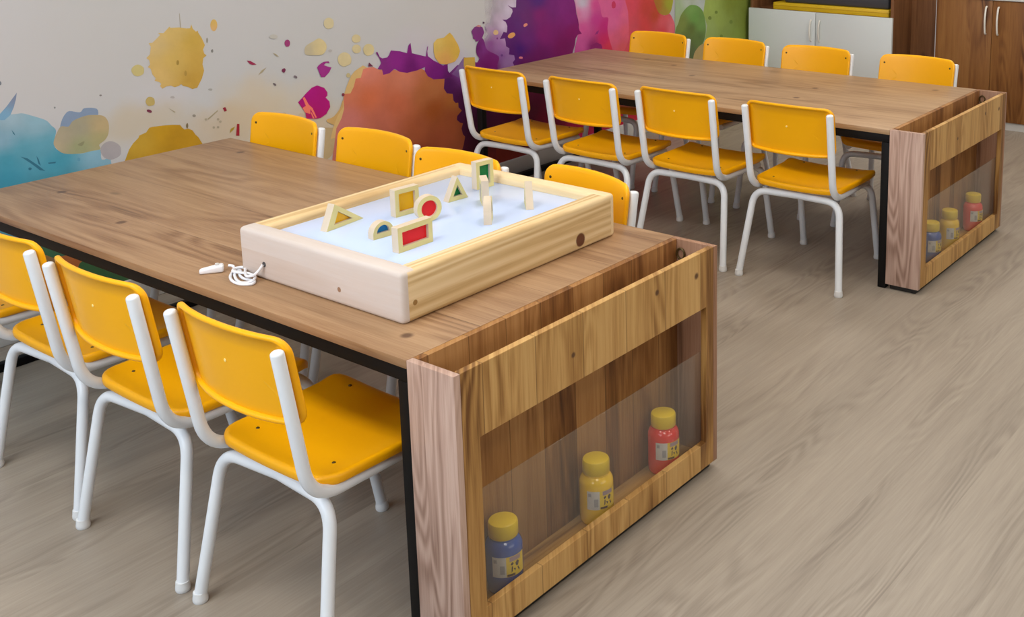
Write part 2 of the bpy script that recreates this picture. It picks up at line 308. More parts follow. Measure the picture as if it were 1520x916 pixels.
MURAL = [
 (0,[(653,274),(729,516),(2695,242),(2714,-610),(640,-127)],[(775,123,165,20,60),(1209,20,190,35,50),(1482,7,200,60,50)]),
 (1,[(-2356,749),(-2227,732),(-2207,732),(-2177,730),(-2159,728),(-2126,712),(-2092,693),(-2077,673),(-2064,652),(-2076,609),(-2054,579),(-1996,561),(-1958,563),(-1927,562),(-1926,526),(-1894,491),(-1960,170),(-2421,200)],[(-2195,715,146,166,176),(-2123,679,133,163,175),(-2226,655,125,155,170),(-2172,614,84,144,160),(-2224,588,66,138,156),(-2230,531,58,132,152),(-2101,614,92,148,164),(-2071,554,66,138,156),(-1940,545,125,160,175),(-2084,442,50,120,130)]),
 (0,[(-2227,739),(-2204,760),(-2184,782),(-2170,797),(-2175,777),(-2184,753),(-2197,730),(-2216,717),(-2236,721)],[(-2181,782,120,128,150),(-2215,726,112,150,175)]),
 (1,[(-2049,657),(-2043,682),(-2029,702),(-2014,709),(-1981,699),(-1965,710),(-1924,700),(-1927,672),(-1965,671),(-2007,664),(-2024,648)],[(0,0,124,138,160)]),
 (1,[(-2046,664),(-2023,659),(-2006,675),(-1964,684),(-1933,681),(-1903,671),(-1890,645),(-1894,610),(-1908,590),(-1929,578),(-1927,562),(-1958,562),(-1996,562),(-2047,573),(-2070,596),(-2076,616),(-2061,648)],[(-2042,625,160,145,122),(-1987,644,152,142,120),(-1993,588,146,146,108),(-1915,638,178,152,112),(-1922,600,160,148,105),(-2073,608,175,155,125)]),
 (1,[(-1857,542),(-1862,527),(-1878,520),(-1896,519),(-1912,527),(-1923,541),(-1927,557),(-1921,572),(-1907,581),(-1889,582),(-1872,573),(-1859,559)],[(0,0,176,164,164,0.7)]),
 (1,[(-2000,593),(-1977,600),(-1986,586)],[(0,0,132,128,95)]),
 (0,[(-2182,592),(-2162,582),(-2133,553),(-2112,529),(-2128,535),(-2153,563)],[(0,0,48,100,118)]),
 (0,[(-2134,585),(-2128,571),(-2124,549),(-2131,558)],[(0,0,48,100,118)]),
 (0,[(-2101,554),(-2075,552),(-2078,547),(-2099,550)],[(0,0,48,100,118)]),
 (0,[(-2199,683),(-2192,670),(-2190,662),(-2196,670)],[(0,0,48,100,118)]),
 (1,[(-2153,546),(-2155,543),(-2158,542),(-2162,544),(-2163,548),(-2161,551),(-2157,551),(-2154,549)],[(0,0,48,100,118)]),
 (1,[(-1997,542),(-1998,538),(-2002,537),(-2006,539),(-2007,544),(-2005,548),(-2001,549),(-1998,546)],[(0,0,90,140,160)]),
 (1,[(-1903,742),(-1905,740),(-1909,740),(-1911,742),(-1911,745),(-1908,746),(-1904,745)],[(0,0,120,112,110)]),
 (1,[(-2057,728),(-2059,726),(-2061,725),(-2063,728),(-2063,730),(-2061,732),(-2058,731)],[(0,0,125,125,125)]),
 (1,[(-2212,833),(-2214,829),(-2217,828),(-2220,832),(-2219,837),(-2216,840),(-2213,839)],[(0,0,110,112,118)]),
 (0,[(-1849,501),(-1828,541),(-1812,559),(-1791,574),(-1788,581),(-1762,587),(-1749,601),(-1738,602),(-1697,599),(-1663,595),(-1634,589),(-1626,577),(-1618,569),(-1605,570),(-1588,560),(-1578,542),(-1568,531),(-1535,466),(-1583,361),(-1857,426)],[(-1787,565,182,140,45),(-1693,585,186,138,28),(-1626,543,180,130,25),(-1665,568,170,122,22)]),
 (0,[(-1646,938),(-1640,943),(-1636,938),(-1603,936),(-1577,929),(-1562,928),(-1556,941),(-1552,925),(-1541,913),(-1533,916),(-1532,908),(-1520,887),(-1510,860),(-1519,845),(-1516,831),(-1507,822),(-1521,814),(-1526,792),(-1522,769),(-1533,742),(-1555,711),(-1574,709),(-1591,720),(-1608,726),(-1616,734),(-1625,729),(-1641,727),(-1655,735),(-1672,735),(-1687,729),(-1695,740),(-1690,747),(-1696,754),(-1713,762),(-1708,769),(-1719,785),(-1723,805),(-1733,813),(-1724,821),(-1725,835),(-1735,845),(-1721,856),(-1715,882),(-1722,895),(-1708,895),(-1690,908),(-1677,918),(-1684,926),(-1664,923)],[(-1692,887,196,166,112),(-1620,911,198,164,96),(-1563,881,188,150,66),(-1703,780,198,162,98),(-1628,824,194,158,84),(-1552,812,186,146,66),(-1559,740,182,140,58)]),
 (0,[(-1599,985),(-1597,985),(-1596,934),(-1600,934)],[(0,0,160,148,130)]),
 (1,[(-1616,812),(-1618,806),(-1622,804),(-1626,807),(-1626,813),(-1624,819),(-1620,821),(-1617,818)],[(0,0,150,120,55)]),
 (1,[(-1590,769),(-1592,762),(-1596,760),(-1599,763),(-1600,770),(-1598,777),(-1594,780),(-1591,776)],[(0,0,165,130,60)]),
 (1,[(-1748,803),(-1751,793),(-1761,788),(-1772,787),(-1783,791),(-1790,800),(-1793,810),(-1789,819),(-1780,825),(-1768,827),(-1757,822),(-1749,814)],[(0,0,186,168,112)]),
 (1,[(-1454,926),(-1457,916),(-1463,908),(-1470,906),(-1477,910),(-1481,919),(-1482,929),(-1479,940),(-1473,947),(-1466,949),(-1459,945),(-1455,937)],[(-1467,942,198,160,82),(-1469,914,205,160,105)]),
 (1,[(-1720,689),(-1723,679),(-1734,677),(-1744,678),(-1751,686),(-1753,695),(-1749,704),(-1741,709),(-1730,707),(-1722,700)],[(0,0,178,152,90)]),
 (1,[(-1734,655),(-1738,652),(-1745,655),(-1751,659),(-1752,664),(-1748,666),(-1741,664),(-1735,659)],[(0,0,112,48,66)]),
 (1,[(-1479,834),(-1481,830),(-1485,829),(-1488,833),(-1488,838),(-1484,841),(-1480,840)],[(0,0,120,115,110)]),
 (1,[(-1496,875),(-1499,868),(-1502,866),(-1504,872),(-1503,881),(-1500,886),(-1497,883)],[(0,0,140,132,118)]),
 (1,[(-1645,691),(-1648,688),(-1655,689),(-1661,692),(-1660,696),(-1654,697),(-1648,695)],[(0,0,165,155,150)]),
 (1,[(-1570,611),(-1573,607),(-1579,607),(-1583,611),(-1583,615),(-1578,617),(-1573,615)],[(0,0,140,128,115)]),
 (1,[(-1603,579),(-1606,572),(-1609,571),(-1612,577),(-1611,585),(-1607,590),(-1604,588)],[(0,0,120,100,70)]),
 (1,[(-1496,694),(-1499,691),(-1506,692),(-1512,695),(-1512,699),(-1506,700),(-1498,698)],[(0,0,155,148,142)]),
 (0,[(-1345,780),(-1329,776),(-1304,759),(-1321,759),(-1333,765)],[(0,0,140,40,70)]),
 (0,[(-1461,619),(-1450,621),(-1444,607),(-1454,604)],[(0,0,135,30,45)]),
 (0,[(-1407,549),(-1397,547),(-1401,502),(-1415,505)],[(0,0,150,30,42)]),
 (0,[(-1441,520),(-1434,536),(-1416,541),(-1424,530)],[(0,0,160,130,40)]),
 (0,[(-1527,590),(-1482,616),(-1481,611),(-1523,587)],[(0,0,160,144,115)]),
 (0,[(-1674,659),(-1647,639),(-1649,636)],[(0,0,160,144,115)]),
 (0,[(-1301,717),(-1286,733),(-1262,742),(-1280,726)],[(0,0,160,144,115)]),
 (0,[(-1230,793),(-1216,787),(-1202,773),(-1216,779)],[(0,0,160,144,115)]),
 (1,[(-1499,553),(-1501,550),(-1505,550),(-1508,553),(-1508,557),(-1504,559),(-1500,557)],[(0,0,162,146,124)]),
 (1,[(-1481,552),(-1483,548),(-1488,548),(-1491,551),(-1490,555),(-1487,557),(-1483,555)],[(0,0,162,146,124)]),
 (1,[(-1478,580),(-1481,577),(-1485,577),(-1488,580),(-1488,584),(-1484,586),(-1480,584)],[(0,0,162,146,124)]),
 (1,[(-1528,589),(-1530,586),(-1534,586),(-1537,589),(-1537,593),(-1534,594),(-1529,593)],[(0,0,162,146,124)]),
 (1,[(-1470,570),(-1472,567),(-1476,566),(-1480,570),(-1479,574),(-1476,575),(-1471,574)],[(0,0,162,146,124)]),
 (1,[(-1149,820),(-1153,810),(-1161,808),(-1169,810),(-1173,818),(-1173,827),(-1167,834),(-1158,835),(-1151,829)],[(0,0,150,55,105)]),
 (1,[(-1180,714),(-1186,709),(-1192,713),(-1196,717),(-1194,723),(-1188,726),(-1182,726),(-1178,721)],[(0,0,110,40,70)]),
 (1,[(-1127,681),(-1131,678),(-1138,682),(-1143,685),(-1143,689),(-1139,691),(-1133,689),(-1128,685)],[(0,0,110,95,100)]),
 (1,[(-1225,666),(-1230,665),(-1236,670),(-1239,675),(-1237,677),(-1231,675),(-1226,670)],[(0,0,105,90,92)]),
 (1,[(-1203,852),(-1209,847),(-1223,846),(-1236,851),(-1241,857),(-1235,862),(-1221,863),(-1208,859)],[(0,0,178,170,160)]),
 (1,[(-953,763),(-957,759),(-964,759),(-970,763),(-970,768),(-964,770),(-956,768)],[(0,0,168,160,156)]),
 (1,[(-1081,766),(-1079,797),(-1041,813),(-1010,821),(-982,799),(-980,774),(-1001,755),(-1038,757)],[(-1073,781,196,178,146,0.8),(-1013,785,202,180,132)]),
 (1,[(-936,873),(-941,859),(-955,854),(-970,855),(-981,865),(-984,878),(-979,891),(-966,898),(-951,896),(-939,887)],[(0,0,196,178,140)]),
 (1,[(-805,794),(-810,783),(-823,780),(-836,781),(-847,789),(-850,799),(-845,809),(-834,814),(-820,812),(-809,805)],[(0,0,198,178,136)]),
 (1,[(-807,751),(-811,740),(-824,736),(-838,738),(-848,746),(-852,757),(-847,767),(-835,772),(-821,770),(-810,762)],[(0,0,198,178,136)]),
 (1,[(-738,738),(-744,723),(-761,718),(-778,719),(-791,731),(-795,746),(-789,760),(-774,767),(-757,765),(-742,754)],[(0,0,198,178,132)]),
 (1,[(-859,714),(-865,698),(-883,692),(-901,691),(-918,701),(-927,716),(-926,732),(-915,744),(-897,749),(-878,744),(-864,731)],[(0,0,198,178,136)]),
 (0,[(-1031,706),(-1023,714),(-1009,721),(-996,725),(-973,723),(-969,715),(-987,719),(-997,711),(-982,704),(-961,696),(-973,679),(-997,662),(-1015,665),(-1022,683)],[(0,0,148,42,120)]),
 (0,[(-1132,583),(-1110,598),(-1090,613),(-1063,630),(-1037,635),(-1004,620),(-989,599),(-990,586),(-1000,579),(-982,560),(-980,537),(-1001,512),(-1029,501),(-1051,501),(-1099,511),(-1101,534),(-1114,555)],[(-1080,608,162,12,110),(-1024,561,165,12,104),(-1087,522,170,20,85)]),
 (0,[(-1109,596),(-1100,599),(-1083,565),(-1066,548),(-1049,507),(-1054,504),(-1076,546),(-1079,526),(-1104,537),(-1113,557),(-1097,562)],[(0,0,226,112,92)]),
 (0,[(-1077,532),(-1071,531),(-1060,505),(-1067,505)],[(0,0,226,112,92)]),
 (1,[(-1185,540),(-1188,533),(-1198,532),(-1206,535),(-1211,541),(-1211,548),(-1205,553),(-1196,553),(-1188,547)],[(0,0,180,155,120)]),
 (1,[(-1106,520),(-1110,511),(-1121,510),(-1131,512),(-1136,521),(-1135,530),(-1129,537),(-1118,537),(-1109,530)],[(0,0,188,165,138)]),
 (1,[(-1003,487),(-968,494),(-935,519),(-913,554),(-905,501),(-940,455),(-985,469)],[(0,0,192,150,92)]),
 (1,[(-1048,451),(-987,452),(-957,433),(-980,347),(-1028,325),(-1070,366)],[(0,0,178,150,110)]),
 (1,[(-1060,399),(-1051,407),(-1035,372),(-1040,360),(-1063,362)],[(0,0,120,160,170)]),
 (0,[(-971,452),(-945,496),(-917,524),(-911,570),(-891,609),(-866,648),(-846,664),(-802,681),(-742,648),(-760,398),(-989,406)],[(0,0,200,162,105)]),
 (1,[(-870,650),(-873,643),(-881,643),(-888,646),(-890,653),(-887,659),(-880,661),(-873,657)],[(0,0,185,165,120)]),
 (0,[(-957,443),(-928,480),(-912,517),(-912,557),(-905,578),(-875,575),(-856,600),(-843,632),(-817,631),(-801,666),(-772,668),(-748,666),(-718,650),(-638,638),(-564,614),(-479,618),(-411,577),(-341,553),(-280,496),(-238,419),(-226,292),(-257,88),(-616,104),(-1001,260)],[(-781,648,204,118,98),(-583,591,190,110,84),(-863,586,194,108,80),(-789,542,188,96,62),(-631,489,180,92,62),(-895,462,186,106,96),(-718,428,176,94,72),(-460,505,164,92,52),(-421,425,146,70,25),(-283,441,162,92,40),(-316,365,150,72,38),(-513,362,150,74,42),(-385,282,160,76,45),(-415,518,168,98,56),(-523,217,120,45,25)]),
 (0,[(-775,672),(-769,689),(-748,669)],[(0,0,105,50,70)]),
 (1,[(-905,575),(-908,570),(-914,570),(-918,574),(-918,580),(-913,583),(-907,580)],[(0,0,120,45,60)]),
 (0,[(-345,557),(-353,508),(-336,484),(-300,475),(-297,444),(-284,430),(-267,428),(-267,407),(-247,388),(-278,368),(-281,351),(-262,334),(-243,327),(-254,304),(-246,275),(-233,262),(-244,226),(-260,194),(-280,22),(250,-107),(605,-32),(688,223),(746,461),(171,552),(-170,602),(-264,602)],[(-325,517,70,12,72),(-237,433,66,8,55),(-229,570,120,55,125),(-148,312,62,6,42),(-134,555,112,25,100),(57,382,88,10,60),(215,354,100,8,52),(105,285,95,8,50),(377,211,150,10,60),(611,126,190,20,70),(-99,123,125,35,28),(-156,171,60,8,30)]),
 (0,[(-30,181),(26,157),(184,100),(268,111),(378,161),(198,-47),(-39,9)],[(0,0,140,42,30)]),
 (0,[(-725,655),(-704,677),(-713,699),(-731,725),(-722,728),(-710,703),(-697,696),(-670,696),(-659,705),(-648,723),(-599,713),(-559,699),(-548,731),(-536,741),(-533,713),(-531,695),(-492,682),(-451,669),(-440,711),(-435,713),(-441,691),(-439,669),(-407,645),(-372,626),(-351,614),(-323,619),(-322,584),(-295,556),(-341,552),(-412,560),(-446,580),(-462,605),(-459,623),(-505,615),(-564,613),(-606,624),(-633,642),(-663,626),(-697,625),(-702,648)],[(-692,672,122,36,112),(-618,680,130,30,120),(-529,635,100,12,95),(-476,653,128,32,118),(-375,592,110,18,108),(-322,563,85,15,85)]),
 (0,[(-299,567),(-275,583),(-220,633),(-169,619),(-146,599),(-172,561),(-249,538)],[(-247,586,128,98,138),(-267,555,105,60,115)]),
 (0,[(-220,631),(-150,623),(-148,571),(-223,588)],[(0,0,190,148,62)]),
 (0,[(-402,722),(-381,738),(-338,739),(-315,751),(-301,757),(-285,742),(-268,718),(-251,692),(-242,664),(-255,638),(-277,621),(-305,618),(-332,616),(-372,625),(-396,654),(-404,683)],[(-384,726,206,172,90),(-311,743,198,158,72),(-327,632,205,150,82),(-261,656,202,160,66)]),
 (1,[(-55,897),(158,877),(150,720),(105,633),(131,601),(154,513),(-20,539),(-68,610),(-82,694),(-67,791)],[(-54,857,184,168,178,0),(-58,790,184,168,178,0),(-16,849,184,168,178,0.45),(29,844,188,172,186,0.8),(-71,724,184,160,180,0.1),(-33,769,184,160,180,0.5),(87,820,196,180,198),(6,783,184,160,180),(50,746,200,178,200),(-41,739,168,130,165),(2,701,150,100,150),(-45,675,128,62,128),(33,656,145,92,148),(54,676,175,135,172),(-68,610,110,22,98),(-18,562,100,12,85),(62,573,135,95,140),(109,585,145,100,150),(30,601,120,70,128)]),
 (1,[(-101,705),(-84,692),(-66,646),(10,604),(-2,564),(-10,529),(-153,551),(-145,585),(-128,603),(-121,614),(-136,634),(-139,656),(-130,684)],[(-122,663,92,18,85),(-101,692,112,35,108),(-68,610,110,20,95),(-70,565,105,8,85),(-91,650,118,45,118)]),
 (0,[(-165,745),(-155,755),(-144,763),(-119,767),(-91,756),(-81,730),(-97,705),(-117,696),(-139,694),(-143,706),(-157,710),(-155,723)],[(-123,753,112,48,108),(-125,717,118,42,112)]),
 (0,[(-135,765),(-119,771),(-100,765),(-107,758)],[(0,0,190,130,125)]),
 (1,[(-77,776),(-79,772),(-84,772),(-88,775),(-88,779),(-84,781),(-79,779)],[(0,0,80,50,75)]),
 (0,[(-78,761),(-66,741),(-64,733),(-73,745)],[(0,0,100,70,110)]),
 (1,[(13,718),(10,711),(0,709),(-11,710),(-19,715),(-21,722),(-18,729),(-10,733),(1,732),(10,726)],[(0,0,202,165,120)]),
 (1,[(9,690),(7,687),(3,686),(-1,689),(0,694),(3,696),(8,695)],[(0,0,115,50,115)]),
 (1,[(39,605),(37,602),(31,601),(26,603),(23,608),(26,611),(32,612),(37,610)],[(0,0,95,50,110)]),
 (0,[(147,878),(141,825),(115,827),(82,842),(95,832),(114,819),(117,807),(99,782),(72,773),(42,776),(65,763),(76,743),(74,720),(69,711),(49,717),(38,704),(21,685),(41,685),(57,685),(61,666),(63,645),(85,633),(84,617),(80,604),(117,594),(122,574),(105,560),(127,526),(137,459),(543,393),(553,535),(578,584),(587,618),(603,633),(650,635),(623,651),(612,669),(615,690),(676,703),(676,709),(625,708),(609,712),(595,746),(592,776),(608,789),(660,809),(652,812),(593,785),(571,837)],[(169,829,92,42,102),(151,743,88,38,105),(103,726,88,30,100),(207,769,100,40,100),(159,616,62,14,96),(104,605,80,20,92),(216,665,100,32,105),(313,772,122,30,100),(423,803,112,32,106),(345,673,122,24,98),(498,796,122,34,110),(533,723,122,28,105),(553,657,122,10,85),(490,591,112,10,78),(304,558,100,14,82),(197,544,95,14,78),(302,839,75,35,108)]),
 (1,[(128,699),(129,691),(117,684),(102,680),(87,682),(79,687),(78,694),(88,702),(103,706),(119,705)],[(0,0,208,145,85)]),
 (1,[(219,736),(220,730),(210,725),(198,723),(191,727),(191,733),(198,738),(210,740)],[(0,0,208,130,110)]),
 (1,[(178,574),(175,570),(163,571),(153,574),(150,578),(155,582),(164,582),(174,579)],[(0,0,205,110,120)]),
 (0,[(581,836),(691,826),(1061,790),(1107,693),(1102,456),(1006,434),(553,499),(570,531),(579,570),(605,634),(637,635),(617,656),(613,690),(608,714),(596,755)],[(648,790,188,178,190),(615,746,202,110,150),(657,749,205,130,168),(643,663,198,75,135),(630,590,188,75,135),(754,772,200,70,130),(752,697,185,52,125),(828,654,185,35,110),(826,578,195,35,90),(726,550,130,28,92),(858,539,205,50,72),(608,546,180,70,130)]),
 (1,[(800,815),(1085,788),(1102,463),(937,472),(881,550),(855,630),(863,692),(813,704),(798,754)],[(853,748,205,90,135),(943,725,206,85,135),(907,659,206,92,138),(1012,703,212,92,125),(1010,597,210,85,105),(928,572,206,85,112),(984,515,205,80,85)]),
 (1,[(931,755),(927,742),(915,739),(902,741),(895,752),(896,766),(904,775),(916,777),(927,769)],[(0,0,190,50,85)]),
 (0,[(744,616),(761,631),(781,636),(772,618)],[(0,0,140,40,110)]),
 (0,[(704,543),(715,565),(759,573),(797,558),(808,536),(758,525)],[(0,0,130,25,90)]),
 (1,[(1038,792),(1343,763),(1348,696),(1380,649),(1438,653),(1484,603),(1494,560),(1483,501),(1428,357),(1006,434),(1044,557),(1042,700)],[(1084,731,208,70,85),(1081,624,202,72,85),(1205,711,190,62,55),(1203,610,200,62,62),(1366,613,212,85,92),(1366,554,200,62,70),(1464,579,215,100,110),(1303,657,182,66,40)]),
 (0,[(1499,748),(1830,716),(1844,644),(1829,314),(1488,364),(1496,500)],[(1633,705,178,182,165),(1772,675,182,184,176),(1538,661,160,175,135),(1702,590,155,170,110),(1564,583,160,170,125),(1522,458,165,165,130)]),
 (1,[(1293,768),(1466,751),(1465,684),(1438,653),(1393,649),(1342,664),(1310,700)],[(1329,706,165,105,42),(1432,702,158,155,48),(1393,669,165,130,52)]),
 (1,[(1530,586),(1564,636),(1633,674),(1688,678),(1758,657),(1808,609),(1829,512),(1800,437),(1715,378),(1700,333),(1508,361),(1496,530)],[(1674,654,120,155,80),(1702,590,108,148,70),(1772,543,112,145,72),(1578,581,122,132,62),(1673,539,98,108,50),(1618,469,95,105,52),(1758,474,95,112,55),(1673,384,90,100,60)]),
 (0,[(1830,716),(2532,649),(2543,18),(1829,138),(1822,458),(1844,534),(1801,618),(1815,671)],[(1888,640,160,175,85),(2113,616,128,138,52),(1991,557,148,162,75),(1888,513,150,165,90),(2067,467,135,148,70),(2223,531,125,135,55),(2145,433,130,145,60)]),
 (1,[(1694,373),(1729,407),(1772,425),(1815,419),(1815,284),(1693,302)],[(0,0,178,148,95)]),
 (1,[(1893,576),(1888,568),(1873,567),(1859,572),(1854,580),(1860,588),(1873,590),(1887,585)],[(0,0,112,128,52)]),
 (1,[(2142,523),(2137,515),(2121,515),(2106,519),(2101,528),(2107,536),(2121,538),(2136,533)],[(0,0,112,128,52)]),
 (1,[(1964,604),(1960,597),(1946,596),(1934,600),(1930,608),(1935,614),(1946,616),(1959,612)],[(0,0,112,128,52)]),
 (1,[(2025,448),(2020,441),(2007,441),(1994,445),(1990,453),(1995,459),(2007,460),(2019,456)],[(0,0,112,128,52)]),
 (1,[(-2153,299),(-2066,297),(-2053,211),(-2159,243)],[(0,0,70,110,80)]),
 (1,[(-2138,237),(-2007,210),(-1993,134),(-2145,170)],[(0,0,190,110,60)]),
 (1,[(-2020,202),(-1871,157),(-1881,62),(-2038,136)],[(0,0,70,110,70)]),
]
WASH = [(-1341,624,163,128,(196,172,140),0.55),(-1425,550,264,107,(190,164,132),0.75),(-1172,554,242,146,(196,176,148),0.5),(-1762,627,242,94,(186,166,138),0.65),(-1051,463,201,123,(196,172,140),0.6),(-533,707,240,118,(190,176,190),0.3),(-360,606,212,121,(176,160,186),0.6),(-1219,361,692,214,(190,165,135),0.6),(-1664,730,156,120,(194,184,186),0.3)]
# ------------------------------------------------------------------ the setting
H = .5814          # table height
K = .015           # the mural wall is turned by this slope
fl = box('floor', -2.6, 5.2, -4.4, 5.6, -.05, 0, M['floor'], bev=0); tag(fl, kind='structure', label='grey beige wood look vinyl floor')
# mural wall: local x runs along the wall, local y into it
WALBEDO, WREF = .56, srgb(184, 177, 172)
def print_col(r, g, b):
    c = srgb(r, g, b); return tuple(min(.9, WALBEDO*c[i]/WREF[i]) for i in range(3))+(1,)
def wall_mat():
    m, nt, p = new_mat('wall_paper'); L = nt.links.new
    tc = node(nt, 'ShaderNodeTexCoord'); nz = node(nt, 'ShaderNodeTexNoise', i_Scale=7, i_Detail=4); L(tc.outputs['Object'], nz.inputs['Vector'])
    off = node(nt, 'ShaderNodeVectorMath', operation='MULTIPLY_ADD'); L(nz.outputs['Color'], off.inputs[0]); off.inputs[1].default_value = (.16, 0, .16)
    sub = node(nt, 'ShaderNodeVectorMath', operation='SUBTRACT'); L(tc.outputs['Object'], sub.inputs[0]); sub.inputs[1].default_value = (.08, 0, .08); L(sub.outputs[0], off.inputs[2])
    n2 = node(nt, 'ShaderNodeTexNoise', i_Scale=1.2, i_Detail=3); L(tc.outputs['Object'], n2.inputs['Vector'])
    col = ramp(nt, n2.outputs[0], [(.3, print_col(181, 176, 172)), (.7, print_col(187, 180, 179))])
    for (u, z, ru, rz, c, s) in WASH:
        d = node(nt, 'ShaderNodeVectorMath', operation='SUBTRACT'); L(off.outputs[0], d.inputs[0]); d.inputs[1].default_value = (u/1000, 0, z/1000)
        e = node(nt, 'ShaderNodeVectorMath', operation='MULTIPLY'); L(d.outputs[0], e.inputs[0]); e.inputs[1].default_value = (1000/ru, 0, 1000/rz)
        ln = node(nt, 'ShaderNodeVectorMath', operation='LENGTH'); L(e.outputs[0], ln.inputs[0])
        mr = node(nt, 'ShaderNodeMapRange', interpolation_type='SMOOTHSTEP'); mr.inputs[1].default_value = 1.15; mr.inputs[2].default_value = .25; mr.inputs[4].default_value = s; L(ln.outputs['Value'], mr.inputs[0])
        col = mix(nt, mr.outputs[0], col, print_col(*c))
    L(col, p.inputs['Base Color']); p.inputs['Roughness'].default_value = .55; p.inputs['Specular IOR Level'].default_value = .3
    return m
def splash_mat():
    m, nt, p = new_mat('wall_print'); L = nt.links.new
    at = node(nt, 'ShaderNodeAttribute', attribute_name='Col'); tc = node(nt, 'ShaderNodeTexCoord')
    nz = node(nt, 'ShaderNodeTexNoise', i_Scale=14, i_Detail=5, i_Roughness=.6); L(tc.outputs['Object'], nz.inputs['Vector'])
    p.inputs['Alpha'].default_value = 1; L(at.outputs['Alpha'], p.inputs['Alpha'])
    f = node(nt, 'ShaderNodeMapRange'); f.inputs[1].default_value = .25; f.inputs[2].default_value = .75; f.inputs[3].default_value = .92; f.inputs[4].default_value = 1.08; L(nz.outputs[0], f.inputs[0])
    v = node(nt, 'ShaderNodeHueSaturation'); L(at.outputs['Color'], v.inputs['Color']); L(f.outputs[0], v.inputs['Value']); L(v.outputs[0], p.inputs['Base Color'])
    p.inputs['Roughness'].default_value = .55; p.inputs['Specular IOR Level'].default_value = .3
    return m
wl = box('wall_left', -6.2, 3.1, 0, .12, 0, 2.9, wall_mat(), bev=0); tag(wl, kind='structure', label='white wall with a printed mural of coloured paint splashes')
wl.location = (-2.305, 2.5, 0); wl.rotation_euler.z = PI/2+math.atan(K)
MS = splash_mat()
def clip(poly, ax, lim, sign):
    out = []
    for i in range(len(poly)):
        a, b = poly[i-1], poly[i]; ia, ib = sign*(a[ax]-lim) >= 0, sign*(b[ax]-lim) >= 0
        if ia != ib:
            t = (lim-a[ax])/(b[ax]-a[ax]); out.append((a[0]+(b[0]-a[0])*t, a[1]+(b[1]-a[1])*t))
        if ib: out.append(b)
    return out
def inside(p, poly):
    c = False; j = len(poly)-1
    for i in range(len(poly)):
        a, b = poly[i], poly[j]
        if (a[1] > p[1]) != (b[1] > p[1]) and p[0] < (b[0]-a[0])*(p[1]-a[1])/(b[1]-a[1])+a[0]: c = not c
        j = i
    return c
def splash(k, sm, pts, cols):
    P = [(x/1000, z/1000) for x, z in pts]; n = len(P)
    if sm:
        Q = []
        for i in range(n):
            a, b, c, d = (Vector(P[(i+j) % n]) for j in (-1, 0, 1, 2))
            for s in range(4):
                t = s/4; v = .5*((2*b)+(c-a)*t+(2*a-5*b+4*c-d)*t*t+(3*b-a-3*c+d)*t**3); Q.append((v.x, v.y))
        P = Q
    P = clip(P, 1, .03, 1); P = clip(P, 0, 2.98, -1); P = clip(P, 0, -3.6, 1)
    if len(P) < 3: return None
    x0, x1 = min(p[0] for p in P), max(p[0] for p in P); z0, z1 = min(p[1] for p in P), max(p[1] for p in P)
    verts = [Vector(p) for p in P]; big = max(x1-x0, z1-z0); nP = len(verts)
    if len(cols) > 1:
        st = max(.02, big/45); x = x0+st/2
        while x < x1:
            z = z0+st/2
            while z < z1:
                if inside((x, z), P): verts.append(Vector((x, z)))
                z += st
            x += st
    vs, es, fs, *_ = delaunay_2d_cdt(verts, [], [list(range(nP))], 1, 1e-5)
    me = bpy.data.meshes.new('print'); y = -.0005-.00003*k
    me.from_pydata([(v.x, y, v.y) for v in vs], [], [list(f) for f in fs]); me.update()
    ca = me.color_attributes.new('Col', 'FLOAT_COLOR', 'POINT')
    CC = [(c[0]/1000, c[1]/1000, print_col(*c[2:5])[:3]+(c[5] if len(c) > 5 else 1,)) for c in cols]
    for i, v in enumerate(vs):
        W = 0; C = [0, 0, 0, 0]
        for u, z, c in CC:
            wgt = 1/(((v.x-u)**2+((v.y-z)*1.2)**2)+4e-4)**1.6; W += wgt
            for j in range(4): C[j] += wgt*c[j]
        ca.data[i].color = [v_/W for v_ in C]
    return link('paint_splash' if big > .05 else 'paint_speck', me, MS, wl)
for k, (sm, pts, cols) in enumerate(MURAL): splash(k, sm, pts, cols)
bb = box('baseboard_left', -6.1, 2.95, -.018, 0, 0, .086, M['white_trim'], bev=.003); bb.location = wl.location; bb.rotation_euler = wl.rotation_euler
tag(bb, kind='structure', label='pale baseboard along the mural wall')
wb_ = box('wall_back', -2.6, 5.2, 5.3, 5.42, 0, 2.9, plain('back_wall_paint', srgb(222, 218, 210), .8, var=.02)); tag(wb_, kind='structure')
ce = box('ceiling', -2.6, 5.2, -4.4, 5.6, 2.9, 2.96, M['ceil'], bev=0); tag(ce, kind='structure')
LL = ('front lamp over the near chairs', 'middle lamp between the two tables', 'rear lamp behind the far table', 'front lamp over the open floor', 'middle lamp over the open floor', 'rear lamp before the cupboard')
for i, (x, y, _) in enumerate(LAMPS):
    t = empty('ceiling_lamp', (x, y, 2.9), 0, 'flat white ceiling panel, '+LL[i], 'lamp', 'ceiling lamps')
    box('lamp_frame', -.64, .64, -.34, .34, -.05, 0, M['white_trim'], t); box('diffuser', -.61, .61, -.31, .31, -.056, -.05, M['lamp_emit'], t, bev=0)

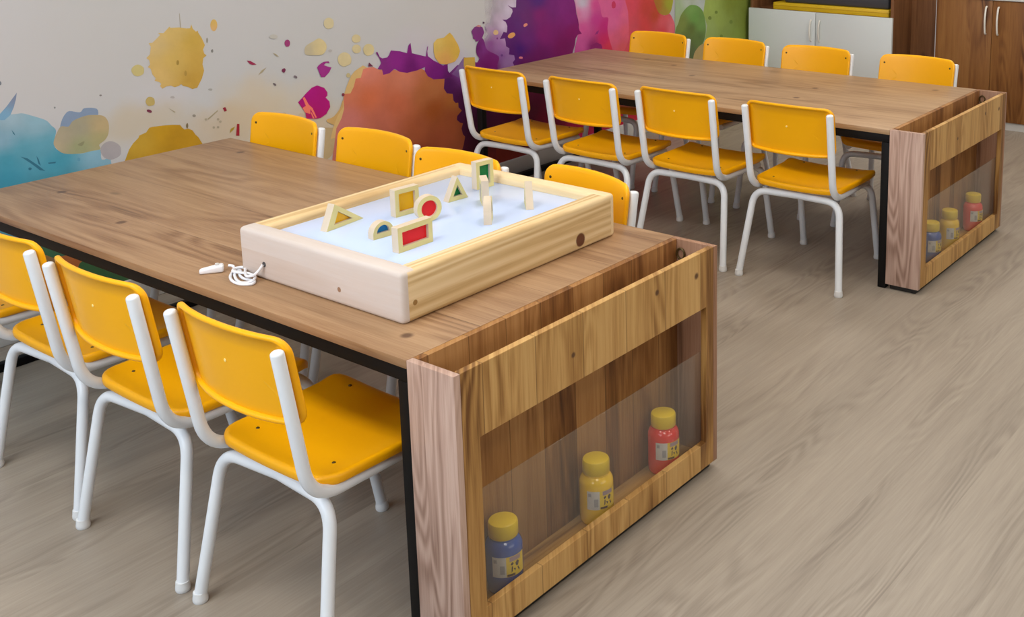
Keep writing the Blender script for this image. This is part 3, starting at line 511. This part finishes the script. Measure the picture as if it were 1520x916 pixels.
# ------------------------------------------------------------------ tables and their display ends
W_, D_ = .8693, .1242
def art_table(loc, rz, L, label, top):
    t = empty('art_table', loc, rz, label, 'table', 'long wooden art tables')
    x0, x1 = -L, -D_-.0008
    box('tabletop', x0, x1, 0, W_, H-.018, H, M[top], t, bev=.0012)
    zt = H-.018; s = .03
    for y0 in (.004, W_-.004-s): box('frame_rail', x0+.004, x1-.001, y0, y0+s, zt-s, zt-.0002, M['black'], t, bev=.002)
    for xa in (x0+.004, x1-.001-s):
        for y0 in (.004, W_-.004-s): box('leg', xa, xa+s, y0, y0+s, 0, zt-s-.0002, M['black'], t, bev=.002)
        box('cross_rail', xa, xa+s, .004+s+.0002, W_-.0042-s, zt-s, zt-.0002, M['black'], t, bev=.002)
    xa = x0-.105
    box('foot_bar', xa, xa+.026, .004, W_-.004, 0, .026, M['black'], t, bev=.002)
    for y0 in (.004, W_-.004-s): box('foot_arm', xa+.0262, x0+.0038, y0, y0+s, 0, .026, M['black'], t, bev=.002)
    return t
def display_cabinet(loc, rz, label):
    t = empty('display_cabinet', loc, rz, label, 'cabinet', 'display cabinets at the table ends')
    b, th = .0187, .016
    zb = b+.0005
    box('side_panel', -D_, 0, 0, th, zb, H, M['side'], t, bev=.0008); box('side_panel', -D_, 0, W_-th, W_, zb, H, M['side_shaded'], t, bev=.0008)
    y0, y1 = th+.0012, W_-th-.0002
    # front board with a window cut out
    wy0, wy1, wz0, wz1 = .0606, W_-.048, .0845, .4381
    bm = prism_bm([(y0, zb), (y1, zb), (y1, H), (y0, H)], th, 0, [(wy0, wz0), (wy1, wz0), (wy1, wz1), (wy0, wz1)])
    bmesh.ops.translate(bm, verts=bm.verts, vec=(-th/2-.0004, 0, 0)); bmesh.ops.recalc_face_normals(bm, faces=bm.faces)
    bmesh.ops.bevel(bm, geom=[e for e in bm.edges if e.is_manifold and e.calc_face_angle(0) > .5], offset=.0008, segments=1, affect='EDGES')
    link('front_panel', finish(bm), M['front'], t)
    box('back_panel', -D_, -D_+th, y0, y1, zb, H, M['inside'], t, bev=.0008)
    box('bottom_panel', -D_+th+.0004, -th-.0008, y0, y1, zb, b+.0165, M['bottom'], t, bev=.0005)
    box('glass_pane', -th-.0044, -th-.0008, y0+.001, y1-.001, b+.017, .319, M['glass'], t, bev=.0006, seg=1)
    box('plinth', -D_+.012, -.014, .012, W_-.012, 0, b, M['plinth'], t, bev=.002)
    # metal pull fitting inside the open tray, at the far corner
    bm = tube_bm([Vector((-D_+th+.014+.011*math.cos(a), W_-th-.004, H-.035+.014*math.sin(a))) for a in [2*PI*k/14 for k in range(14)]]+[Vector((-D_+th+.025, W_-th-.004, H-.035))], .0025, 8)
    link('ring_catch', finish(bm), M['yellow_screw'], t)
    return t
art_table((0, 0, 0), 0, 1.983, 'near long oak laminate table on a black frame, light box on its top', 'top_near')
art_table((-.0391, 2.2206, 0), .0118, 2.1126, 'far long oak laminate table on a black frame, nothing on its top', 'top_far')
CN = ((0, 0, 0), 0); CF = ((-.0391, 2.2206, 0), .0118)
display_cabinet(*CN, 'wooden display cabinet with glass front at the end of the near table')
display_cabinet(*CF, 'wooden display cabinet with glass front at the end of the far table')
def place(frame, x, y, z):
    (ox, oy, _), a = frame; return (ox+x*math.cos(a)-y*math.sin(a), oy+x*math.sin(a)+y*math.cos(a), z)

# ------------------------------------------------------------------ paint bottles
def arc_patch(a0, a1, z0, z1, r, n=8):
    bm = bmesh.new(); V = [[bm.verts.new((rr*math.cos(a0+(a1-a0)*k/n), rr*math.sin(a0+(a1-a0)*k/n), z)) for k in range(n+1)] for rr, z in ((r, z0), (r, z1))]
    for k in range(n): bm.faces.new((V[0][k], V[0][k+1], V[1][k+1], V[1][k]))
    return finish(bm)
def arc_poly(pts, r, d=0):
    me = bpy.data.meshes.new('mark'); me.from_pydata([(r*math.cos(a), r*math.sin(a), z) for a, z in pts], [], [list(range(len(pts)))]); me.update(); return me
ML = {'white': plain('label_white', srgb(214, 210, 208), .4), 'yellow': plain('label_yellow', srgb(236, 200, 52), .4), 'mauve': plain('label_mauve', srgb(168, 142, 150), .4), 'dark': plain('label_dark', srgb(70, 50, 56), .4), 'grey': plain('label_grey', srgb(166, 164, 168), .4)}
def bottle(frame, x, y, colour, label, face):
    t = empty('paint_bottle', place(frame, x, y, .0359), face, label, 'paint bottle', 'paint bottles in the display cabinets')
    R_ = .0385
    link('bottle_body', finish(lathe_bm([(0, 0), (.030, 0), (.0355, .003), (R_, .010), (R_, .034), (R_, .075), (R_, .096), (.0372, .104), (.033, .111), (.029, .115), (.029, .119), (0, .119)], 32)), M['paint_'+colour], t)
    link('bottle_cap', finish(lathe_bm([(0, .119), (.029, .1192), (.0305, .121), (.0305, .146), (.0285, .150), (.025, .1514), (0, .1514)], 32)), M['cap_yellow'], t)
    r = R_+.0006
    lb = link('bottle_label', arc_patch(-.62, .12, .045, .089, r), ML['white'], t)
    link('label_picture', arc_patch(.12, 1.25, .045, .089, r, 12), ML['yellow'], lb)
    link('label_band', arc_patch(.3, .96, .078, .088, r+.0003), ML['mauve'], lb)
    link('label_strip', arc_patch(.16, .6, .046, .051, r+.0003), ML['dark'], lb)
    link('label_barcode', arc_patch(-.2, .04, .052, .071, r+.0003), ML['grey'], lb)
    link('label_barcode', arc_patch(-.54, -.36, .076, .084, r+.0003), ML['grey'], lb)
    for poly in ([(.34, .060), (.46, .064), (.52, .060), (.42, .056)], [(.40, .054), (.47, .055), (.45, .044), (.38, .041)], [(.62, .060), (.74, .065), (.86, .060), (.78, .052), (.66, .053)], [(.5, .05), (.64, .048), (.6, .042)], [(.74, .049), (.80, .05), (.9, .042), (.84, .039)]):
        link('label_figure', arc_poly([(a_, z_+.0125) for a_, z_ in poly], r+.0004), ML['dark'], lb)
FA = -.82
for fr, nm in ((CN, 'near'), (CF, 'far')):
    ys = ((.176, .471, .729) if nm == 'near' else (.272, .452, .711))
    bottle(fr, -.066, ys[0], 'blue', 'blue paint bottle with yellow cap in the %s display cabinet' % nm, FA)
    bottle(fr, -.064, ys[1], 'yellow', 'all yellow paint bottle in the middle of the %s display cabinet' % nm, FA)
    bottle(fr, -.064, ys[2], 'red', 'red paint bottle with yellow cap in the %s display cabinet' % nm, FA)

# ------------------------------------------------------------------ chairs
def make_chair():
    t = empty('school_chair', (0, 0, 0), 0, 'chair', 'chair', "yellow children's chairs")
    def seat_fn(x, y, h):
        yy = y+.212; u = x/.178; v = y/.165
        z = .361+h+.008*abs(u)**2.4-.006*math.exp(-((v+.25)/.6)**2)*(1-u*u)
        if v > .55: z += .006*math.sin((v-.55)/.45*PI*.6)-.016*max(0, (v-.78)/.22)**2
        return (x*(1+.03*v), yy, z)
    st = link('seat', finish(shell_bm(.178, .165, .045, [(.17, 0), (.13, 0), (.09, 0), (.05, 0), (.025, 0), (.012, .0012), (.005, .001), (.0012, -.002), (0, -.007), (.001, -.018), (.004, -.0205), (.008, -.018), (.010, -.009), (.05, -.008), (.15, -.008)], seat_fn), ang=1.2), M['yellow'], t)
    for x, y in ((-.12, .11), (.12, .11), (-.11, .335), (.11, .335)):
        o = link('seat_screw', finish(lathe_bm([(0, .0012), (.0032, .0012), (.004, 0), (.004, -.004), (0, -.004)], 10)), M['yellow_screw'], st)
        o.location = (x, y, seat_fn(x, y-.212, 0)[2]+.0004)
    # the two bent side tubes: back post running down and forward under the seat
    def post_y(z): return -.03+(.652-z)*(.046/.29)
    def back_fn(x, z_, h):
        # h > 0 is towards the sitter
        z = .579+z_; y = post_y(z)-.001+.030*abs(x/.17)**2.2+h
        return (x, y, z+.004*(1-(x/.17)**2)*z_/.0895)
    bk = link('backrest', finish(shell_bm(.172, .0895, .03, [(.078, .006), (.055, .006), (.03, .006), (.012, .006), (.005, .0052), (.0012, .003), (0, -.001), (.0005, -.006), (.003, -.0085), (.007, -.0085), (.0095, -.0065), (.0115, .000), (.04, -.0005), (.075, -.0005)], back_fn), ang=1.2), M['yellow'], t)
    for sx in (-1, 1):
        for dz in (.055, -.052):
            p = back_fn(sx*.15, dz, .0065)
            o = link('back_screw', finish(lathe_bm([(0, .0012), (.003, .0012), (.0042, 0), (.0042, -.003), (0, -.003)], 10)), M['yellow_screw'], bk)
            o.location = p; o.rotation_euler = (-PI/2, 0, sx*.3)
    o = link('moulding_mark', finish(lathe_bm([(0, .001), (.003, .0006), (.0034, 0), (0, -.001)], 10)), M['moulding'], bk); p = back_fn(0, .012, -.0012); o.location = p; o.rotation_euler = (PI/2, 0, 0)
    r = .0128
    for s in (-1, 1):
        path = fillet_path([(s*.166, -.026, .651), (s*.163, .022, .338), (s*.148, .345, .3265)], [.085], 10)
        d = (path[1]-path[0]).normalized(); path = [path[0]-d*.001, path[0], path[0]+d*.002, path[0]+d*.005]+path[1:]
        sf = link('side_tube', finish(tube_bm(path, r, 14, taper=[r*.5, r*.74, r*.92]+[r]*(len(path)-3)), ang=1.0), M['tube'], t)
    for s in (-1, 1):                      # rear legs: one half of the arch each, meeting at the middle
        path = fillet_path([(s*.201, 0, .012), (s*.170, .060, .318), (0, .072, .318)], [.06], 10)
        lg = link('leg', finish(tube_bm(path, r, 14), ang=1.0), M['tube'], t)
        c = link('foot_cap', finish(lathe_bm([(0, 0), (.014, 0), (.0155, .003), (.0155, .009), (.0145, .014), (.0138, .022), (.010, .022)], 16)), M['cap'], lg); c.location = (s*.201, 0, 0)
    for s in (-1, 1):
        path = fillet_path([(s*.158, .440, .012), (s*.150, .378, .305), (0, .352, .305)], [.05], 10)
        lg = link('leg', finish(tube_bm(path, r, 14), ang=1.0), M['tube'], t)
        c = link('foot_cap', finish(lathe_bm([(0, 0), (.014, 0), (.0155, .003), (.0155, .009), (.0145, .014), (.0138, .022), (.010, .022)], 16)), M['cap'], lg); c.location = (s*.158, .440, 0)
    return t
def copy_tree(o, parent=None):
    c = o.copy(); COL.objects.link(c)
    if parent is not None: c.parent = parent
    for ch in list(o.children): copy_tree(ch, c)
    return c
R180 = PI
Y_ = "yellow chair, "
CH = [(-.385, -.18, 0, Y_+'front side of near table, next to its display cabinet'),
      (-.850, -.18, 0, Y_+'front side of near table, second from its display cabinet'),
      (-1.297, -.165, 0, Y_+'front side of near table, third from its display cabinet'),
      (-1.755, -.16, 0, Y_+'front side of near table, cut off by the left edge of the view'),
      (-1.757, .922, R180, Y_+'back side of near table, nearest the mural'),
      (-1.322, .937, R180, Y_+'back side of near table, in front of the orange splash'),
      (-.916, .897, R180, Y_+'back side of near table, just behind the light box'),
      (-.468, .938, R180-.18, Y_+'turned askew behind the right end of the light box'),
      (-1.832, 2.00, .0, Y_+'front side of far table, nearest the mural'),
      (-1.374, 2.015, .01, Y_+'front side of far table, second from the mural'),
      (-.940, 2.045, .01, Y_+'front side of far table, third from the mural'),
      (-.467, 2.052, .03, Y_+'front side of far table, next to its display cabinet'),
      (-1.848, 3.172, R180, Y_+'back side of far table, nearest the mural'),
      (-1.412, 3.192, R180, Y_+'back side of far table, second from the mural'),
      (-.974, 3.193, R180+.03, Y_+'back side of far table, third from the mural'),
      (-.485, 3.196, R180, Y_+'back side of far table, before the brown cupboard')]
proto = make_chair()
for i, (x, y, a, lab) in enumerate(CH):
    o = proto if i == 0 else copy_tree(proto)
    o.location = (x, y, 0); o.rotation_euler.z = a; o['label'] = lab

# ------------------------------------------------------------------ light box on the near table
lb = empty('light_box', (0, 0, H), 0, 'large pale pine light box with white panel on the near table', 'light box')
bx0, bx1, by0, by1, bh, bt = -.79, -.25, .105, .79, .11, .047
box('frame_board', bx0, bx1, by0, by0+bt, 0, bh, M['pine_x_daylit'], lb, bev=.011, seg=4)
box('frame_board', bx0, bx1, by1-bt, by1, 0, bh, M['pine_far'], lb, bev=.011, seg=4)
def side_board(xa, xb):
    o = box('frame_board', xa, xb, by0+.008, by1-.008, 0.0003, bh-.0003, M['pine_y'], lb, bev=.011, seg=4); return o
side_board(bx0-.0004, bx0+bt); side_board(bx1-bt, bx1+.0004)
box('light_panel', bx0+bt-.004, bx1-bt+.004, by0+bt-.004, by1-bt+.004, .012, .090, M['panel'], lb, bev=.0005)
link('cable_socket', finish(tube_bm([(-.701, by0+.004, .038), (-.701, by0-.0008, .038)], .006, 12)), M['dark_thing'], lb)

# see-through shape blocks standing on the panel
ZP = H+.0902
def shape_block(outline, hole, gelc, loc, rz, label, th=.02):
    t = empty('shape_block', (loc[0], loc[1], ZP), rz, label, 'toy block', 'see-through shape blocks on the light box')
    bm = prism_bm(outline, th, 0, hole); bmesh.ops.recalc_face_normals(bm, faces=bm.faces)
    me = finish(bm, smooth=False); me.materials.append(M['birch']); me.materials.append(M['birch_edge'])
    for p in me.polygons:
        if abs(p.normal.x) < .5: p.material_index = 1
    link('block_frame', me, None, t)
    c = Vector((sum(p[0] for p in hole)/len(hole), sum(p[1] for p in hole)/len(hole)))
    link('clear_insert', finish(prism_bm([(c.x+(p[0]-c.x)*.995, c.y+(p[1]-c.y)*.995) for p in hole], .005, 0), smooth=False), M['gel_'+gelc], t)
def rect(w, h, m):
    def seg(a, b, c, d):
        return [(a, b), (c, b), (c, d), (a, d)]
    return seg(-w/2, 0, w/2, h), seg(-w/2+m, m, w/2-m, h-m)
def tri(pts, k):
    c = Vector((sum(p[0] for p in pts)/3, sum(p[1] for p in pts)/3)); return pts, [(c.x+(p[0]-c.x)*k, c.y+(p[1]-c.y)*k) for p in pts]
def circ(r, k):
    return [(r*math.cos(2*PI*i/28), r+r*math.sin(2*PI*i/28)) for i in range(28)], [(k*math.cos(2*PI*i/28), r+k*math.sin(2*PI*i/28)) for i in range(28)]
def half(r, m):
    o = [(r*math.cos(PI*i/16), .010+r*math.sin(PI*i/16)) for i in range(17)]+[(-r, 0), (r, 0)]
    q = r-m; n = [(q*math.cos(PI*i/16), .012+q*math.sin(PI*i/16)) for i in range(17)]+[(-q, .0118), (q, .0118)]
    return o, n
o, h = tri([(-.055, 0), (.062, 0), (-.026, .058)], .5); shape_block(o, h, 'yellow', (-.655, .282), .12, 'triangle block with yellow window on light box')
o, h = rect(.068, .066, .011); shape_block(o, h, 'yellow', (-.597, .424), -.1, 'square block with yellow window on light box')
o, h = half(.027, .010); shape_block(o, h, 'blue', (-.512, .278), -.1, 'half round block with blue window on light box')
o, h = circ(.031, .020); shape_block(o, h, 'red', (-.512, .418), -.3, 'round block with red window on light box')
o, h = rect(.098, .056, .012); shape_block(o, h, 'red', (-.400, .271), 0, 'rectangle block with red window, nearest on the light box')
o, h = tri([(-.031, 0), (.031, 0), (0, .060)], .47); shape_block(o, h, 'green', (-.585, .576), -.1, 'triangle block with green window on light box')
o, h = rect(.055, .072, .011); shape_block(o, h, 'green', (-.605, .692), -.12, 'upright rectangle block with green window on light box')
o, h = rect(.056, .062, .012); shape_block(o, h, 'blue', (-.505, .596), .88, 'block seen edge on, just before the green upright rectangle', .018)
o, h = half(.030, .011); shape_block([(y, z*1.5) for y, z in o], [(y, z*1.5) for y, z in h], 'blue', (-.392, .494), .72, 'block seen edge on, nearest the right rim of the light box', .018)
o, h = tri([(-.034, 0), (.034, 0), (0, .062)], .45); shape_block(o, h, 'blue', (-.396, .637), .82, 'block seen edge on, alone near the far corner of the light box', .018)

# white cable with its small plug lying on the near table
cb = empty('power_cable', (0, 0, H), 0, 'short white coiled cable and plug lying beside the light box', 'cable')
pts = [(-.826, .098, .012), (-.812, .100, .012), (-.795, .092, .005), (-.775, .078, .004), (-.745, .064, .004), (-.722, .062, .004), (-.708, .074, .006), (-.716, .090, .010), (-.740, .092, .012), (-.768, .088, .010), (-.790, .084, .010), (-.802, .098, .010), (-.794, .112, .010), (-.772, .104, .012), (-.750, .088, .013), (-.728, .078, .013), (-.712, .084, .017), (-.706, .094, .026), (-.701, .1015, .038)]
link('cord', finish(tube_bm(smooth_path(pts, 6), .0032, 8)), M['cable'], cb)
pts = [(-.806, .094, .0035), (-.78, .070, .0035), (-.75, .056, .0035), (-.72, .055, .0035), (-.700, .070, .0035), (-.712, .084, .0035), (-.745, .080, .0035), (-.775, .090, .0035), (-.795, .106, .0035), (-.806, .094, .0035)]
link('cord_loop', finish(tube_bm(smooth_path(pts, 6), .0032, 8)), M['cable'], cb)
bm = box_bm(-.026, .026, -.011, .011, 0, .018, .005, 3)
for v in bm.verts:
    k = (v.co.x+.026)/.052; v.co.y *= .7+.3*min(1, k*1.6); v.co.z *= .55+.45*min(1, k*1.4)
plug = link('plug', finish(bm), M['cable'], cb); plug.location = (-.846, .067, .0004); plug.rotation_euler.z = .95
link('plug_button', finish(lathe_bm([(0, .003), (.004, .003), (.0045, 0), (0, 0)], 14)), M['white_trim'], plug).location = (.012, 0, .0175)

# ------------------------------------------------------------------ furniture along the back wall
M['cup'] = wood('cupboard_oak', [(.05, srgb(82, 46, 16)), (.3, srgb(118, 74, 34)), (.55, srgb(138, 92, 46)), (.85, srgb(154, 108, 58))], 'Z', 'X', .3, 12, streak=.6, knots=1, rough=.5, var=.1, seam=0, rings=.4, stretch=1.2, knot_scale=.9)
M['cup2'] = wood('bookcase_oak', [(.05, srgb(78, 46, 26)), (.3, srgb(108, 70, 42)), (.55, srgb(128, 86, 54)), (.85, srgb(140, 98, 62))], 'Z', 'Y', .3, 13, streak=.8, knots=.6, rough=.5, var=.1, seam=0, rings=.2)
def bow_handle(x, y, z0, z1, parent):
    pts = [(x, y, z0), (x, y-.014, z0+.012), (x, y-.024, (z0+z1)/2), (x, y-.014, z1-.012), (x, y, z1)]
    link('handle', finish(tube_bm(smooth_path(pts, 6), .0055, 10)), M['handle'], parent)
bc = empty('bookcase', (0, 0, 0), 0, 'tall brown bookcase with two white doors below an open shelf', 'bookcase')
Yb, Yk = 4.80, 5.28; X0, X1 = -2.30, -1.315
box('side_panel', X0, X0+.02, Yb, Yk, 0, 1.3, M['cup2'], bc); box('side_panel', X1-.02, X1, Yb, Yk, 0, 1.3, M['cup2'], bc)
box('back_panel', X0+.0202, X1-.0202, Yk-.012, Yk, .05, 1.3, M['cup2'], bc)
for z in (.055, .578, .96, 1.28): box('shelf', X0+.0202, X1-.0202, Yb+.002, Yk-.0122, z, z+.02, M['cup2'], bc)
box('filler_panel', X1+.0003, -1.089, 5.06, 5.08, 0, 1.3, M['cup2'], bc)
box('plinth', X0+.0202, X1-.0202, Yb+.03, Yb+.05, 0, .0548, M['white_trim'], bc)
for xa, xb, hx in ((X0, -1.8225, -1.85), (-1.8185, X1, -1.79)):
    d = box('door', xa, xb, Yb-.0205, Yb-.0005, .05, .602, M['white_door'], bc, bev=.0015)
    bow_handle(hx, Yb-.0205, .425, .555, d)
gb = box('game_box', -2.15, -1.36, 4.83, 5.2, .5985, .642, M['shelf_yellow'], bev=.003); tag(gb, 'flat yellow box lying on the shelf above the white doors', 'box')
lid = box('box_rim', -2.152, -1.358, 4.828, 5.202, .622, .626, plain('yellow_rim', srgb(206, 160, 14), .5), gb, bev=.001)
dk = empty('dark_case', (0, 0, 0), 0, 'dark grey case lying on top of the yellow box', 'case')
box('case_body', -2.08, -1.37, 4.85, 5.18, .643, .74, M['dark_thing'], dk, bev=.012, seg=3); box('case_lid', -2.085, -1.365, 4.846, 5.184, .7405, .79, M['dark_thing'], dk, bev=.012, seg=3)
sc = empty('storage_cupboard', (0, 0, 0), 0, 'low brown oak cupboard with white worktop and two handles', 'cupboard')
Xa, Xb, Yc = -1.083, -.38, 4.87
box('carcass_side', Xa, Xa+.018, Yc, 5.28, 0, .7385, M['white_trim'], sc); box('carcass_side', Xb-.018, Xb, Yc, 5.28, 0, .7385, M['white_trim'], sc)
box('back_panel', Xa+.0182, Xb-.0182, 5.26, 5.28, .05, .7385, M['white_trim'], sc); box('base_panel', Xa+.0182, Xb-.0182, Yc+.002, 5.2598, .052, .07, M['white_trim'], sc)
box('plinth', Xa+.0182, Xb-.0182, Yc-.004, Yc+.02, 0, .046, M['white_trim'], sc)
box('worktop', Xa-.004, Xb+.004, Yc-.024, 5.285, 0.739, .761, M['white_trim'], sc)
xm = (Xa+Xb)/2-.008
for xa, xb, hx in ((Xa+.012, xm-.0012, xm-.035), (xm+.0012, Xb-.004, xm+.035)):
    d = box('door', xa, xb, Yc-.019, Yc-.0005, .048, .7365, M['cup'], sc, bev=.001)
    bow_handle(hx, Yc-.019, .545, .70, d)
